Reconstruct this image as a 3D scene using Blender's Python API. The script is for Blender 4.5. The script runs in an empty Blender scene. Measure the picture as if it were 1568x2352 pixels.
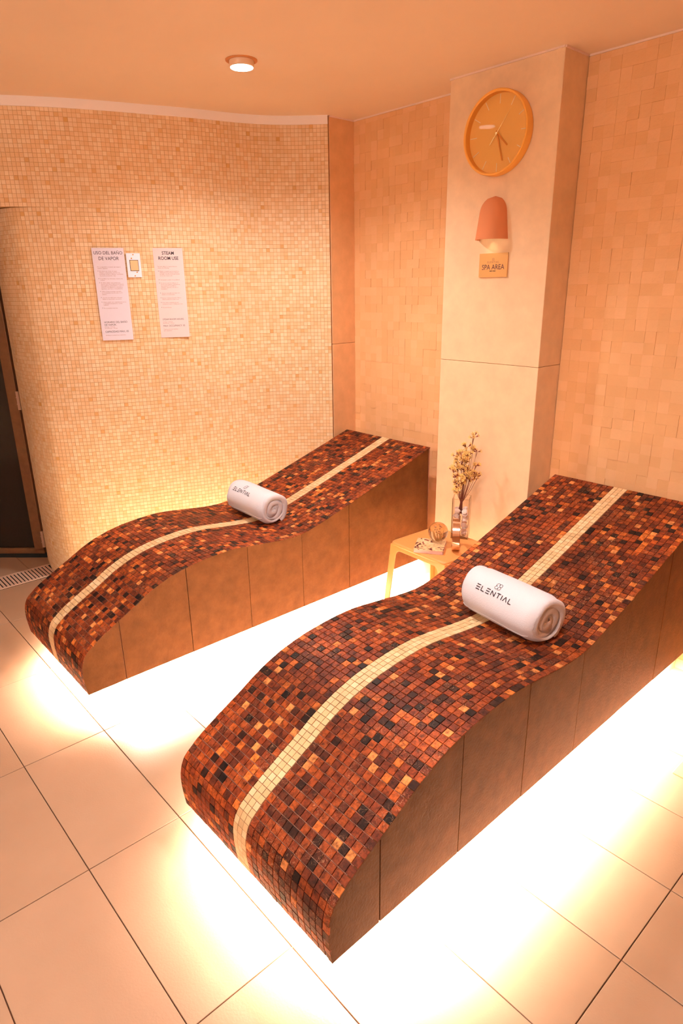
import bpy, math, random
from mathutils import Vector, Matrix
random.seed(7)
C = bpy.context.scene.collection
sc = bpy.context.scene
PI = math.pi

# ---------------------------------------------------------------- camera
CAM = Vector((0, 0, 1.637))
F_PX, YAW, PITCH, ROLL = 1487.84, 0.84236, 0.33411, -0.013625
fwd = Vector((-math.sin(YAW)*math.cos(PITCH), math.cos(YAW)*math.cos(PITCH), -math.sin(PITCH)))
rt = Vector((math.cos(YAW), math.sin(YAW), 0)); upv = rt.cross(fwd)
cr, sr = math.cos(ROLL), math.sin(ROLL)
rt, upv = cr*rt + sr*upv, -sr*rt + cr*upv
cd = bpy.data.cameras.new('camera'); cam = bpy.data.objects.new('camera', cd); C.objects.link(cam)
cam.matrix_world = Matrix(((rt.x, upv.x, -fwd.x, CAM.x), (rt.y, upv.y, -fwd.y, CAM.y), (rt.z, upv.z, -fwd.z, CAM.z), (0, 0, 0, 1)))
cd.sensor_fit = 'VERTICAL'; cd.sensor_height = 36; cd.lens = F_PX/2352*36; cd.clip_start = .02
sc.camera = cam

# ---------------------------------------------------------------- world, exposure, lights
w = bpy.data.worlds.new('world'); sc.world = w; w.use_nodes = True
w.node_tree.nodes['Background'].inputs[0].default_value = (1, .78, .6, 1)
w.node_tree.nodes['Background'].inputs[1].default_value = .1
vs = sc.view_settings; vs.view_transform = 'Standard'; vs.look = 'None'; vs.gamma = 1; vs.use_curve_mapping = False
vs.exposure = 0.17
SPOT_COL = (.98, 1, .97); SPOT_W = 90
LED_COL = (1, .95, .80); LED_W = 48       # watts per metre of strip
UP_W = 66                                  # added fill lamp behind the camera, lifts the ceiling
DOWNLIGHTS = [(-2.535, 1.755), (-.95, 1.22), (-1.05, -.7)]
def area(name, loc, rot, sx, sy, watt, col):
    l = bpy.data.lights.new(name, 'AREA'); l.shape = 'RECTANGLE'; l.size = sx; l.size_y = sy; l.energy = watt; l.color = col; l.spread = math.radians(118)
    o = bpy.data.objects.new(name, l); C.objects.link(o); o.location = loc; o.rotation_euler = rot
    return o

# ---------------------------------------------------------------- materials
MATS = {}
def hexc(r, g, b):
    f = lambda c: ((c/255+.055)/1.055)**2.4 if c > 10 else c/255/12.92
    return (f(r), f(g), f(b), 1)
class NT:
    def __init__(s, name):
        s.m = bpy.data.materials.new(name); s.m.use_nodes = True; s.t = s.m.node_tree; s.n = s.t.nodes
        s.b = s.n['Principled BSDF']
    def node(s, ty, **k):
        nd = s.n.new(ty)
        for a, v in k.items(): setattr(nd, a, v)
        return nd
    def link(s, a, b): s.t.links.new(a, b)
    def pos(s, scale=1):
        g = s.node('ShaderNodeNewGeometry'); v = s.node('ShaderNodeVectorMath', operation='SCALE'); v.inputs['Scale'].default_value = scale
        s.link(g.outputs['Position'], v.inputs[0]); return v.outputs[0]
    def noise(s, scale, detail=3, vec=None, rough=.6, dist=0):
        n = s.node('ShaderNodeTexNoise'); n.inputs['Scale'].default_value = scale; n.inputs['Detail'].default_value = detail
        n.inputs['Roughness'].default_value = rough; n.inputs['Distortion'].default_value = dist
        s.link(vec if vec is not None else s.pos(), n.inputs['Vector']); return n.outputs['Fac']
    def ramp(s, fac, stops, interp='LINEAR'):
        r = s.node('ShaderNodeValToRGB'); r.color_ramp.interpolation = interp
        e = r.color_ramp.elements
        while len(e) < len(stops): e.new(.5)
        for i, (p, c) in enumerate(stops): e[i].position = p; e[i].color = c if len(c) == 4 else (*c, 1)
        s.link(fac, r.inputs[0]); return r.outputs[0]
    def mix(s, fac, a, b, mode='MIX'):
        m = s.node('ShaderNodeMix', data_type='RGBA', blend_type=mode)
        for sock, v in ((m.inputs[0], fac), (m.inputs[6], a), (m.inputs[7], b)):
            if isinstance(v, (int, float)): sock.default_value = v
            elif isinstance(v, tuple): sock.default_value = v
            else: s.link(v, sock)
        return m.outputs[2]
    def bump(s, h, strength, dist=.002):
        b = s.node('ShaderNodeBump'); b.inputs['Strength'].default_value = strength; b.inputs['Distance'].default_value = dist
        s.link(h, b.inputs['Height']); s.link(b.outputs[0], s.b.inputs['Normal'])
    def col(s, v):
        if isinstance(v, tuple): s.b.inputs['Base Color'].default_value = v if len(v) == 4 else (*v, 1)
        else: s.link(v, s.b.inputs['Base Color'])
    def rough(s, v): s.b.inputs['Roughness'].default_value = v
    def attr(s, name):
        a = s.node('ShaderNodeAttribute', attribute_name=name); return a.outputs['Fac']
def M(name, col=(.8, .8, .8), rough=.5, metal=0, noise=None, bump=None, spec=.5, emit=None, trans=0, ior=1.45):
    if name in MATS: return MATS[name]
    t = NT(name)
    if noise:
        sc_, amt = noise
        f = t.noise(sc_, 4)
        d = tuple(c*(1-amt) for c in col[:3]) + (1,); l = tuple(min(1, c*(1+amt)) for c in col[:3]) + (1,)
        t.col(t.ramp(f, [(.3, d), (.7, l)]))
    else: t.col(tuple(col[:3]) + (1,))
    t.rough(rough); t.b.inputs['Metallic'].default_value = metal; t.b.inputs['Specular IOR Level'].default_value = spec
    if bump: t.bump(t.noise(bump[0], 5), bump[1], bump[2])
    if emit: t.b.inputs['Emission Color'].default_value = (*emit[0], 1); t.b.inputs['Emission Strength'].default_value = emit[1]
    if trans: t.b.inputs['Transmission Weight'].default_value = trans; t.b.inputs['IOR'].default_value = ior
    MATS[name] = t.m
    return t.m

def thin_glass(name, tint=(1, .97, .93), refl=1.0):
    m = bpy.data.materials.new(name); m.use_nodes = True; n = m.node_tree.nodes; n.clear(); L = m.node_tree.links.new
    o = n.new('ShaderNodeOutputMaterial'); mx = n.new('ShaderNodeMixShader'); t = n.new('ShaderNodeBsdfTransparent'); g = n.new('ShaderNodeBsdfGlossy'); f = n.new('ShaderNodeFresnel')
    t.inputs[0].default_value = (*tint, 1); g.inputs['Roughness'].default_value = .02; f.inputs[0].default_value = 1.2
    L(f.outputs[0], mx.inputs[0]); L(t.outputs[0], mx.inputs[1]); L(g.outputs[0], mx.inputs[2]); L(mx.outputs[0], o.inputs[0]); return m
def mat_marble():
    t = NT('brown_marble_mosaic'); r = t.attr('rnd')
    base = t.ramp(r, [(0, (.012, .005, .004, 1)), (.10, (.035, .010, .006, 1)), (.14, (.068, .016, .008, 1)), (.5, (.185, .033, .009, 1)),
                      (.8, (.37, .076, .013, 1)), (.9, (.56, .16, .03, 1)), (1, (.66, .27, .09, 1))])
    cl = t.noise(70, 4, rough=.7)
    cm = t.ramp(cl, [(.32, (.30, .26, .25, 1)), (.6, (1.35, 1.25, 1.2, 1))])
    c1 = t.mix(1, base, cm, 'MULTIPLY')
    big = t.ramp(t.noise(2.2, 2), [(.35, (.7, .7, .72, 1)), (.65, (1.25, 1.2, 1.15, 1))])
    c1 = t.mix(1, c1, big, 'MULTIPLY')
    v = t.node('ShaderNodeTexNoise'); v.inputs['Scale'].default_value = 38; v.inputs['Detail'].default_value = 3; v.inputs['Distortion'].default_value = 2.2
    t.link(t.pos(), v.inputs['Vector'])
    vein = t.ramp(v.outputs['Fac'], [(.487, (0, 0, 0, 1)), (.5, (1, 1, 1, 1)), (.513, (0, 0, 0, 1))])
    msk = t.ramp(t.noise(9, 2), [(.48, (0, 0, 0, 1)), (.62, (.75, .75, .75, 1))])
    f = t.mix(1, vein, msk, 'MULTIPLY')
    t.col(t.mix(f, c1, (.62, .30, .15, 1))); t.rough(.55); t.bump(cl, .12, .001); t.b.inputs['Specular IOR Level'].default_value = .25
    return t.m
def mat_attr(name, stops, rough, bumpsc=120, bs=.2, mott=(9, .12), spec=.35):
    t = NT(name); base = t.ramp(t.attr('rnd'), stops)
    n = t.noise(mott[0], 4); a = mott[1]
    c = t.mix(1, base, t.ramp(n, [(.3, (1-a, 1-a*1.2, 1-a*1.5, 1)), (.7, (1+a*.6, 1+a*.6, 1+a*.6, 1))]), 'MULTIPLY')
    t.col(c); t.rough(rough); t.bump(t.noise(bumpsc, 5), bs, .002); t.b.inputs['Specular IOR Level'].default_value = spec
    return t.m
MARBLE = mat_marble()
CREAM_STRIPE = mat_attr('cream_stripe_stone', [(0, (.62, .38, .19, 1)), (.5, (.72, .46, .24, 1)), (1, (.80, .55, .32, 1))], .5)
WALL_MOSAIC = mat_attr('beige_wall_mosaic', [(0, (.72, .39, .15, 1)), (.06, (.78, .48, .24, 1)), (.5, (.82, .55, .32, 1)), (1, (.87, .65, .43, 1))], .55, mott=(1.6, .10))
WALL_GROUT = M('mosaic_grout', (.62, .35, .16), .9)
LOUNGE_GROUT = M('pinkish_brown_grout', (.52, .25, .17), .9, noise=(25, .25))
STONE_TILE = mat_attr('split_face_stone', [(0, (.80, .445, .21, 1)), (.5, (.83, .47, .23, 1)), (1, (.86, .50, .26, 1))], .75, 60, .8, mott=(3, .06))
STONE_BACK = M('stone_wall_backing', (.5, .25, .12), .9)
COLUMN = M('honed_sandstone_slab', (.84, .58, .36), .6, noise=(14, .06), bump=(90, .15, .001))
RETURN = M('orange_sandstone_slab', (.80, .44, .22), .65, noise=(14, .07), bump=(90, .15, .001))
CEIL = M('ceiling_plaster', (.90, .70, .52), .9, noise=(1.2, .03))
PLASTER = M('white_plaster_trim', (.95, .84, .80), .8)
CAULK = M('pale_caulk', (.88, .66, .55), .8)
FLOORM = mat_attr('floor_porcelain', [(0, (.385, .225, .142, 1)), (1, (.41, .245, .16, 1))], .42, 160, .22, mott=(4, .05), spec=.45)
FLOOR_GROUT = M('dark_floor_joint', (.10, .035, .015), .9)
SIDE = M('brown_bushhammered_stone', (.125, .045, .015), .6, noise=(18, .2), bump=(110, .55, .004), spec=.08)
PLINTH = M('cream_plinth', (.85, .72, .5), .7)
ALU = M('bronze_aluminium', (.20, .10, .05), .42, .6, noise=(30, .1))
DARKGLASS = M('dark_tinted_glass', (.010, .008, .006), .12, spec=.5)
BLACK = M('black_shadow_gap', (.006, .005, .004), .9)
DRAINM = M('drain_grate_steel', (.70, .45, .34), .5, .1)
TERRY = NT('white_terry_cloth'); TERRY.col((.74, .68, .73, 1)); TERRY.rough(.95); TERRY.bump(TERRY.noise(420, 3), .7, .003)
TERRY.b.inputs['Sheen Weight'].default_value = .25; TERRY = TERRY.m
INK = M('dark_ink', (.03, .012, .02), .8)
INKR = M('reddish_print', (.30, .10, .08), .8)
SIGNM = M('white_acrylic_sign', (.74, .66, .76), .35)
CLOCKM = M('orange_lacquered_clock', (.95, .45, .08), .4)
CLOCKF = M('pale_orange_dial', (.98, .56, .16), .5)
TICKM = M('cream_tick', (1, .86, .6), .5)
HANDM = M('copper_hand', (.75, .28, .04), .4)
GOLDM = M('brass_hand', (.9, .75, .4), .25, .9)
SCONCE = M('terracotta_plaster_lamp', (.72, .26, .11), .8)
PLAQUE = M('brass_plaque', (.74, .40, .14), .45, .15)
STEEL = M('brushed_steel_plate', (.92, .88, 1.0), .35, .1)
BUTTON = M('ivory_button', (.82, .50, .27), .4)
TABLEM = M('apricot_plastic', (.86, .34, .10), .35)
LENS = M('lamp_lens', (1, 1, 1), .5, emit=((1, .95, .85), 18))
LEDM = M('led_tape', (1, .95, .8), .5, emit=((1, .93, .75), 6))

# ---------------------------------------------------------------- mesh helpers
class MB:
    def __init__(s): s.v = []; s.f = []; s.a = []; s.cur = .5; s.mi = []; s.m = 0
    def face(s, idx): s.f.append(idx); s.a.append(s.cur); s.mi.append(s.m)
    def box(s, x0, y0, z0, x1, y1, z1, M4=None):
        n = len(s.v)
        for z in (z0, z1):
            for x, y in ((x0, y0), (x1, y0), (x1, y1), (x0, y1)):
                p = Vector((x, y, z)); s.v.append(M4 @ p if M4 else p)
        for f in ((3, 2, 1, 0), (4, 5, 6, 7), (0, 1, 5, 4), (1, 2, 6, 5), (2, 3, 7, 6), (3, 0, 4, 7)): s.face([n+i for i in f])
    def tile(s, hx, hy, th, ch, M4):
        """low box with a chamfered top; origin at the base centre"""
        n = len(s.v)
        for a, z in ((0, 0), (0, th-ch), (ch, th)):
            for x, y in ((-hx+a, -hy+a), (hx-a, -hy+a), (hx-a, hy-a), (-hx+a, hy-a)): s.v.append(M4 @ Vector((x, y, z)))
        for k in (0, 4):
            for i in range(4): j = (i+1) % 4; s.face([n+k+i, n+k+j, n+k+4+j, n+k+4+i])
        s.face([n+8, n+9, n+10, n+11])
    def prism(s, poly, fn):
        """poly: list of 2-d points; fn(p, k) -> 3-d point for k = 0 / 1"""
        n = len(s.v); L = len(poly)
        for k in (0, 1):
            for p in poly: s.v.append(Vector(fn(p, k)))
        s.face([n+i for i in reversed(range(L))]); s.face([n+L+i for i in range(L)])
        for i in range(L): j = (i+1) % L; s.face([n+i, n+j, n+L+j, n+L+i])
    def tube(s, pts, rad, seg=6, cap=True):
        n0 = len(s.v); pts = [Vector(p) for p in pts]; N = len(pts); rs = rad if isinstance(rad, (list, tuple)) else [rad]*N
        up = Vector((0, 0, 1))
        for i, p in enumerate(pts):
            d = (pts[min(i+1, N-1)]-pts[max(i-1, 0)]).normalized()
            a = d.cross(up); a = a.normalized() if a.length > 1e-4 else Vector((1, 0, 0)); b = a.cross(d)
            for k in range(seg):
                t = 2*PI*k/seg; s.v.append(p + a*rs[i]*math.cos(t) + b*rs[i]*math.sin(t))
        for i in range(N-1):
            for k in range(seg):
                k2 = (k+1) % seg; s.face([n0+i*seg+k, n0+i*seg+k2, n0+(i+1)*seg+k2, n0+(i+1)*seg+k])
        if cap: s.face([n0+k for k in reversed(range(seg))]); s.face([n0+(N-1)*seg+k for k in range(seg)])
    def lathe(s, prof, seg=32, M4=None, cap=(False, False)):
        n0 = len(s.v)
        for r, z in prof:
            for k in range(seg):
                t = 2*PI*k/seg; p = Vector((r*math.cos(t), r*math.sin(t), z)); s.v.append(M4 @ p if M4 else p)
        for i in range(len(prof)-1):
            for k in range(seg):
                k2 = (k+1) % seg; s.face([n0+i*seg+k, n0+i*seg+k2, n0+(i+1)*seg+k2, n0+(i+1)*seg+k])
        if cap[0]: s.face([n0+k for k in reversed(range(seg))])
        if cap[1]: s.face([n0+(len(prof)-1)*seg+k for k in range(seg)])
    def mesh(s, name, mats, smooth=False, attr=False):
        me = bpy.data.meshes.new(name); me.from_pydata([tuple(v) for v in s.v], [], s.f)
        for m in (mats if isinstance(mats, list) else [mats]): me.materials.append(m)
        if len(me.materials) > 1: me.polygons.foreach_set('material_index', s.mi)
        if smooth: me.polygons.foreach_set('use_smooth', [True]*len(me.polygons))
        if attr:
            a = me.attributes.new('rnd', 'FLOAT', 'FACE'); a.data.foreach_set('value', s.a)
        me.update(); return me
    def obj(s, name, mats, parent=None, smooth=False, attr=False, autosmooth=None, **tags):
        me = s.mesh(name, mats, smooth or autosmooth is not None, attr)
        if autosmooth is not None: me.set_sharp_from_angle(angle=math.radians(autosmooth))
        return link(name, me, parent, **tags)
def link(name, me, parent=None, **tags):
    o = bpy.data.objects.new(name, me); C.objects.link(o)
    if parent: o.parent = parent
    for k, v in tags.items(): o[k] = v
    return o
def thing(name, label, cat, loc=(0, 0, 0), rz=0, group=None):
    o = bpy.data.objects.new(name, None); C.objects.link(o); o.location = loc; o.rotation_euler = (0, 0, rz); o.empty_display_size = .05
    o['label'] = label; o['category'] = cat
    if group: o['group'] = group
    return o
def bevel(o, wdt, seg=2, ang=40):
    m = o.modifiers.new('bevel', 'BEVEL'); m.width = wdt; m.segments = seg; m.limit_method = 'ANGLE'; m.angle_limit = math.radians(ang); return o
def catmull(P, step=None, n=12):
    out = []
    P = [Vector(p) for p in P]
    for i in range(len(P)-1):
        a, b, c, d = P[max(i-1, 0)], P[i], P[i+1], P[min(i+2, len(P)-1)]
        for k in range(n):
            t = k/n
            out.append(.5*((2*b)+(c-a)*t+(2*a-5*b+4*c-d)*t*t+(3*b-a-3*c+d)*t**3))
    out.append(P[-1]); return out
def arc(pts):
    L = [0]
    for a, b in zip(pts, pts[1:]): L.append(L[-1]+(b-a).length)
    return L
def at_arc(pts, L, s):
    s = max(0, min(s, L[-1]-1e-9)); lo, hi = 0, len(L)-1
    while hi-lo > 1:
        m = (lo+hi)//2
        if L[m] <= s: lo = m
        else: hi = m
    t = (s-L[lo])/max(L[hi]-L[lo], 1e-9); return pts[lo].lerp(pts[hi], t), (pts[hi]-pts[lo]).normalized()

# ---------------------------------------------------------------- the setting
ZC = 2.505; YB = 2.80; XR = 1.1; YF = -1.7
# floor of 60 x 30 tiles
def build_floor():
    b = MB(); b.box(-5.6, YF-.05, -.10, XR+.05, YB+.05, -.004)
    fl = b.obj('floor', FLOOR_GROUT, kind='structure')
    X0, Y0 = -2.220, .4135
    variants = []
    for k in range(6):
        t = MB(); t.cur = k/5; t.tile(.2985, .1485, .004, .0008, Matrix.Identity(4)); variants.append(t.mesh('floor_tile', FLOORM, attr=True))
    for i in range(-6, 6):
        for j in range(-8, 9):
            x, y = X0+.6*i+.3, Y0+.3*j+.15
            if x-.3 > XR or y-.15 > YB or x+.3 < -5.5 or y+.15 < YF: continue
            o = link('floor_tile', random.choice(variants), fl); o.location = (x, y, -.004)
build_floor()
b = MB(); b.box(-5.6, YF-.05, ZC, XR+.05, YB+.3, ZC+.1); b.obj('ceiling', CEIL, kind='structure')

# back wall of split-face stone tiles
def build_back():
    b = MB(); b.box(-3.02, YB, 0, XR, YB+.12, ZC)
    wall = b.obj('wall_back', STONE_BACK, kind='structure')
    P = .0467; cells = []
    for j in range(int(ZC/P)+1):
        z0 = j*P; z1 = min(z0+P, ZC)
        if z1-z0 < .01: continue
        for (xa, xb) in ((-2.985, -2.16), (-1.598, XR)):
            n = max(1, round((xb-xa)/P)); q = (xb-xa)/n
            for i in range(n): cells.append((xa+i*q, xa+(i+1)*q, z0, z1))
    def vis(c):
        x = (c[0]+c[1])/2; z = (c[2]+c[3])/2
        d = Vector((x, YB, z))-CAM; u = 784+F_PX*d.dot(rt)/d.dot(fwd); v = 1176-F_PX*d.dot(upv)/d.dot(fwd)
        ok = 0 < u < 1568 and 0 < v < 2352 and not (z < .78 and (x < -2.42 or x > -1.6))
        return (0 if ok else 1, d.length)
    cells.sort(key=vis)
    variants = []
    for k in range(10):
        t = MB(); t.cur = random.random(); t.tile(.0232, .0232, 1.0, .0, Matrix.Identity(4)); variants.append(t)
    R = Matrix.Rotation(PI/2, 4, 'X')
    shared = []
    for k in range(24):
        t = MB(); t.cur = random.random(); th = random.uniform(.0052, .0078); tl = random.uniform(-.0005, .0005)
        t.tile(.02336, .02336, th, .0003, Matrix.Identity(4))
        for v in t.v[4:]: v.z += tl*(1 if v.x > 0 else -1)+random.uniform(-.0003, .0003)
        shared.append(t)
    meshes = [t.mesh('stone_tile', STONE_TILE, attr=True) for t in shared]
    rest = MB()
    for n, c in enumerate(cells):
        x, z = (c[0]+c[1])/2, (c[2]+c[3])/2; k = random.randrange(24); sx = (c[1]-c[0])/.0467; sz = (c[3]-c[2])/.0467
        Mx = Matrix.Translation((x, YB, z)) @ R @ Matrix.Diagonal((sx, sz, 1, 1))
        if n < 300:
            o = link('stone_tile', meshes[k], wall); o.matrix_local = Mx
        else:
            s = shared[k]; n0 = len(rest.v); rest.v += [Mx @ v for v in s.v]; rest.cur = s.cur
            for f in s.f: rest.face([i+n0 for i in f])
    rest.obj('stone_tiles', STONE_TILE, wall, attr=True, kind='stuff')
build_back()

# curved mosaic wall on the left, its header and the jamb beside the door
RAW = [(-3.663, 1.157), (-3.604, 1.256), (-3.541, 1.374), (-3.487, 1.498), (-3.443, 1.615), (-3.398, 1.750), (-3.347, 1.890), (-3.304, 2.038),
       (-3.264, 2.195), (-3.214, 2.325), (-3.163, 2.409), (-3.105, 2.482), (-3.045, 2.545), (-2.985, 2.602)]
YR = 2.612
main = catmull([(x, y, 0) for x, y in RAW], n=10)
head = [Vector((-4.16, .32, 0)), Vector((-3.92, .72, 0)), Vector((-3.74, 1.025, 0)), Vector((-3.663, 1.157, 0))]
ZH = 2.03
jam = catmull([(-4.215, 1.175, 0), (-4.10, 1.145, 0), (-3.95, 1.118, 0), (-3.82, 1.118, 0), (-3.70, 1.15, 0), (-3.628, 1.225, 0), (-3.604, 1.256, 0)], n=8)
def mosaic_wall():
    back = MB(); til = MB(); P = .0201
    def sheet(pts, za, zb, off=0.0):
        L = arc(pts); n = max(1, round(L[-1]/P)); q = L[-1]/n
        nz = max(1, round((zb-za)/P)); qz = (zb-za)/nz
        fr = []
        for i in range(n+1):
            p, _ = at_arc(pts, L, i*q); fr.append(p)
        n0 = len(back.v)
        for p in fr: back.v += [Vector((p.x, p.y, za)), Vector((p.x, p.y, zb))]
        for i in range(n): back.face([n0+2*i, n0+2*i+2, n0+2*i+3, n0+2*i+1])
        for i in range(n):
            a, c = fr[i], fr[i+1]; t = (c-a).normalized(); nrm = Vector((t.y, -t.x, 0)); mid = (a+c)/2
            for k in range(nz):
                g = random.uniform(.0007, .0010); th = random.uniform(.0012, .0022)
                Mx = Matrix(((t.x, 0, nrm.x, mid.x), (t.y, 0, nrm.y, mid.y), (0, 1, 0, za+(k+.5)*qz), (0, 0, 0, 1)))
                r = random.random(); til.cur = r*.05 if random.random() < .02 else .2+.8*r
                n1 = len(til.v); hx, hy = q/2-g, qz/2-g
                for z in (-.0005, th):
                    for x, y in ((-hx, -hy), (hx, -hy), (hx, hy), (-hx, hy)): til.v.append(Mx @ Vector((x, y, z)))
                for f in ((4, 5, 6, 7), (0, 1, 5, 4), (1, 2, 6, 5), (2, 3, 7, 6), (3, 0, 4, 7)): til.face([n1+m for m in f])
    full = head + main[1:]
    sheet(full, ZH, 2.465)
    k0 = min(range(len(main)), key=lambda i: (main[i]-Vector((-3.604, 1.256, 0))).length)
    sheet(jam + main[k0+1:], 0, ZH)
    # solid core behind the skin so that the wall has depth
    wall = back.obj('wall_left', WALL_GROUT, kind='structure')
    til.obj('mosaic_tiles', WALL_MOSAIC, wall, attr=True, kind='stuff')
    core = MB()
    outer = [Vector((p.x-.002, p.y+.002, 0)) for p in full]
    poly = [(p.x-.004, p.y) for p in full] + [(-3.02, YR+.01), (-3.02, YB+.1), (-5.6, YB+.1), (-5.6, .32)]
    core.prism(poly, lambda p, k: (p[0], p[1], (ZH+.003, ZC)[k]))
    core.obj('wall_core', WALL_GROUT, wall)
    poly = [(p.x-.004, p.y+.003) for p in (jam + main[k0+1:])] + [(-3.02, YR+.01), (-3.02, YB+.1), (-5.6, YB+.1), (-5.6, 1.9), (-4.28, 1.30)]
    c2 = MB(); c2.prism(poly, lambda p, k: (p[0], p[1], (0, ZH+.003)[k])); c2.obj('wall_core', WALL_GROUT, wall)
    # plaster strip under the ceiling
    tr = MB(); n0 = 0; pr = []
    for i, p in enumerate(full):
        d = (full[min(i+1, len(full)-1)]-full[max(i-1, 0)]).normalized(); nrm = Vector((d.y, -d.x, 0))
        o = p + nrm*.006
        pr.append((p-nrm*.004, o))
    for a, o in pr: tr.v += [Vector((a.x, a.y, 2.463)), Vector((o.x, o.y, 2.463)), Vector((o.x, o.y, ZC))]
    for i in range(len(pr)-1):
        m = 3*i; tr.face([m, m+3, m+4, m+1]); tr.face([m+1, m+4, m+5, m+2])
    m = 3*(len(pr)-1); tr.face([m, m+1, m+2])
    tr.obj('trim_1', PLASTER, kind='structure')
mosaic_wall()

# return wall next to the mosaic, and the pier with the clock: stone slabs with one joint
def slabs(name, x0, x1, y0, y1, zj, mat, front=True):
    b = MB(); b.box(x0+.004, y0+.004, 0, x1-.004, y1, ZC)
    o = b.obj(name, M('slab_joint', (.42, .2, .09), .9), kind='structure')
    for za, zb in ((0, zj-.001), (zj+.001, ZC)):
        s = MB(); s.box(x0, y0, za, x1, y1-.001, zb); p = s.obj('slab', mat, o); bevel(p, .0015, 1)
    return o
slabs('wall_return', -3.02, -2.985, YR, YB, 1.317, RETURN)
slabs('wall_pier', -2.16, -1.6, 2.614, YB+.02, 1.286, COLUMN)
# pale caulk lines under the ceiling
def strip(pts, n, hgt=.007, dep=.006):
    b = MB()
    for (a, c) in pts:
        a, c = Vector((*a, 0)), Vector((*c, 0)); d = (c-a).normalized(); nr = Vector((d.y, -d.x, 0))*dep
        poly = [a-nr*.3, c-nr*.3, c+nr, a+nr]
        b.prism([(q.x, q.y) for q in poly], lambda p, k: (p[0], p[1], (ZC-hgt, ZC+.001)[k]))
    b.obj('trim_%d' % n, CAULK, kind='structure')
strip([((-2.985, YR), (-2.985, YB-.006)), ((-2.985, YB-.006), (-2.16, YB-.006))], 2)
strip([((-2.16, 2.614), (-1.6, 2.614)), ((-1.6, 2.614), (-1.6, YB-.006)), ((-1.6, YB-.006), (XR, YB-.006))], 3)
# out of view: the rest of the room
for nm, bx in (('wall_right', (XR, YF, 0, XR+.1, YB+.1, ZC)), ('wall_front', (-5.6, YF-.1, 0, XR+.1, YF, ZC)), ('wall_far_left', (-5.7, YF, 0, -5.6, 2.0, ZC))):
    b = MB(); b.box(*bx); b.obj(nm, STONE_BACK if nm != 'wall_front' else M('warm_paint', (.82, .66, .5), .8), kind='structure')
b = MB(); b.prism([(-4.16, .32), (-4.2, .30), (-5.6, -.9), (-5.6, .6), (-4.9, .55)], lambda p, k: (p[0], p[1], (ZH, ZC)[k])); b.obj('wall_header', WALL_GROUT, kind='structure')

# steam room door
def door():
    A = Vector((-4.196, 1.164, 0)); D = Vector((-.69, -.724, 0)).normalized(); N = Vector((-D.y, D.x, 0))
    if N.dot(-A) < 0: N = -N
    t = bpy.data.objects.new('door_1', None); C.objects.link(t); t['kind'] = 'structure'
    t.location = A
    def bx(b, s0, s1, z0, z1, n0, n1):
        P = [D*s0+N*n0, D*s1+N*n0, D*s1+N*n1, D*s0+N*n1]
        b.prism([(p.x, p.y) for p in P], lambda p, k: (p[0], p[1], (z0, z1)[k]))
    b = MB(); bx(b, .0, .062, .045, 1.99, -.02, .02); o = b.obj('stile', ALU, t); bevel(o, .003)
    b = MB(); bx(b, .0, .9, .03, .068, -.02, .02); o = b.obj('rail', ALU, t); bevel(o, .003)
    b = MB(); bx(b, .84, .9, .045, 1.99, -.02, .02); o = b.obj('stile', ALU, t); bevel(o, .003)
    b = MB(); bx(b, .0, .9, 1.94, 1.99, -.02, .02); o = b.obj('rail', ALU, t); bevel(o, .003)
    b = MB(); bx(b, .05, .85, .06, 1.95, -.006, .002); b.obj('glass_pane', DARKGLASS, t)
    b = MB(); bx(b, -.04, .95, 0, .030, -.10, .012); b.obj('threshold_shadow', BLACK, t)  # black strip standing in for the shadow under the door
    for z in (.13, 1.02, 1.85):
        b = MB(); bx(b, -.012, .004, z-.055, z+.055, .012, .024)
        for q in (-.02, .02): bx(b, -.014, .006, z+q-.002, z+q+.002, .010, .026)
        b.obj('hinge', M('steel_hinge', (.55, .38, .3), .35, .7), t)
    b = MB(); bx(b, -.10, .0, 0, ZH, -.05, -.01); bx(b, .9, 1.3, 0, ZH, -.05, -.01); bx(b, -.1, 1.3, 1.99, ZH, -.05, .02); b.obj('door_frame', ALU, t)
    b = MB(); bx(b, -.1, 1.3, 0, ZH, -.4, -.3); b.obj('steam_room_wall', BLACK, t)
door()

# ---------------------------------------------------------------- loungers
PROF = [(.690, .155), (.684, .20), (.681, .245), (.685, .287), (.700, .322), (.728, .348), (.762, .372), (.83, .411), (.90, .449), (.98, .494), (1.06, .527), (1.15, .550),
        (1.26, .564), (1.38, .568), (1.5, .556), (1.6, .543), (1.70, .535), (1.78, .539), (1.86, .556), (1.95, .580), (2.06, .612), (2.18, .648),
        (2.31, .688), (2.45, .731), (2.56, .766), (2.675, .802)]
profc = catmull([(0, y, z) for y, z in PROF], n=6); PL = arc(profc)
def surf(y):
    for a, b_ in zip(profc[24:], profc[25:]):
        if a.y <= y <= b_.y: return a.z+(b_.z-a.z)*(y-a.y)/(b_.y-a.y+1e-9)
    return profc[-1].z
YE = 2.675; ZB = .155; WID = .677
def tile_variants(name, hx, hy, th, ch, mat, rnds):
    out = []
    for r in rnds:
        t = MB(); t.cur = r; t.tile(hx, hy, th, ch, Matrix.Identity(4)); out.append((t, t.mesh(name, mat, attr=True)))
    return out
def marble_rnd():
    u = random.random()
    if u < .12: return random.uniform(0, .12)
    if u < .87: return random.uniform(.15, .78)
    return random.uniform(.78, 1)
MV = tile_variants('mosaic_tile', .0109, .0109, .0042, .0007, MARBLE, [marble_rnd() for _ in range(60)])
SVs = tile_variants('stripe_tile', .0093, .0093, .0046, .0006, CREAM_STRIPE, [random.random() for _ in range(12)])
def frame_at(s):
    p, t = at_arc(profc, PL, s)
    return p, math.atan2(t.z, t.y)
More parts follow.
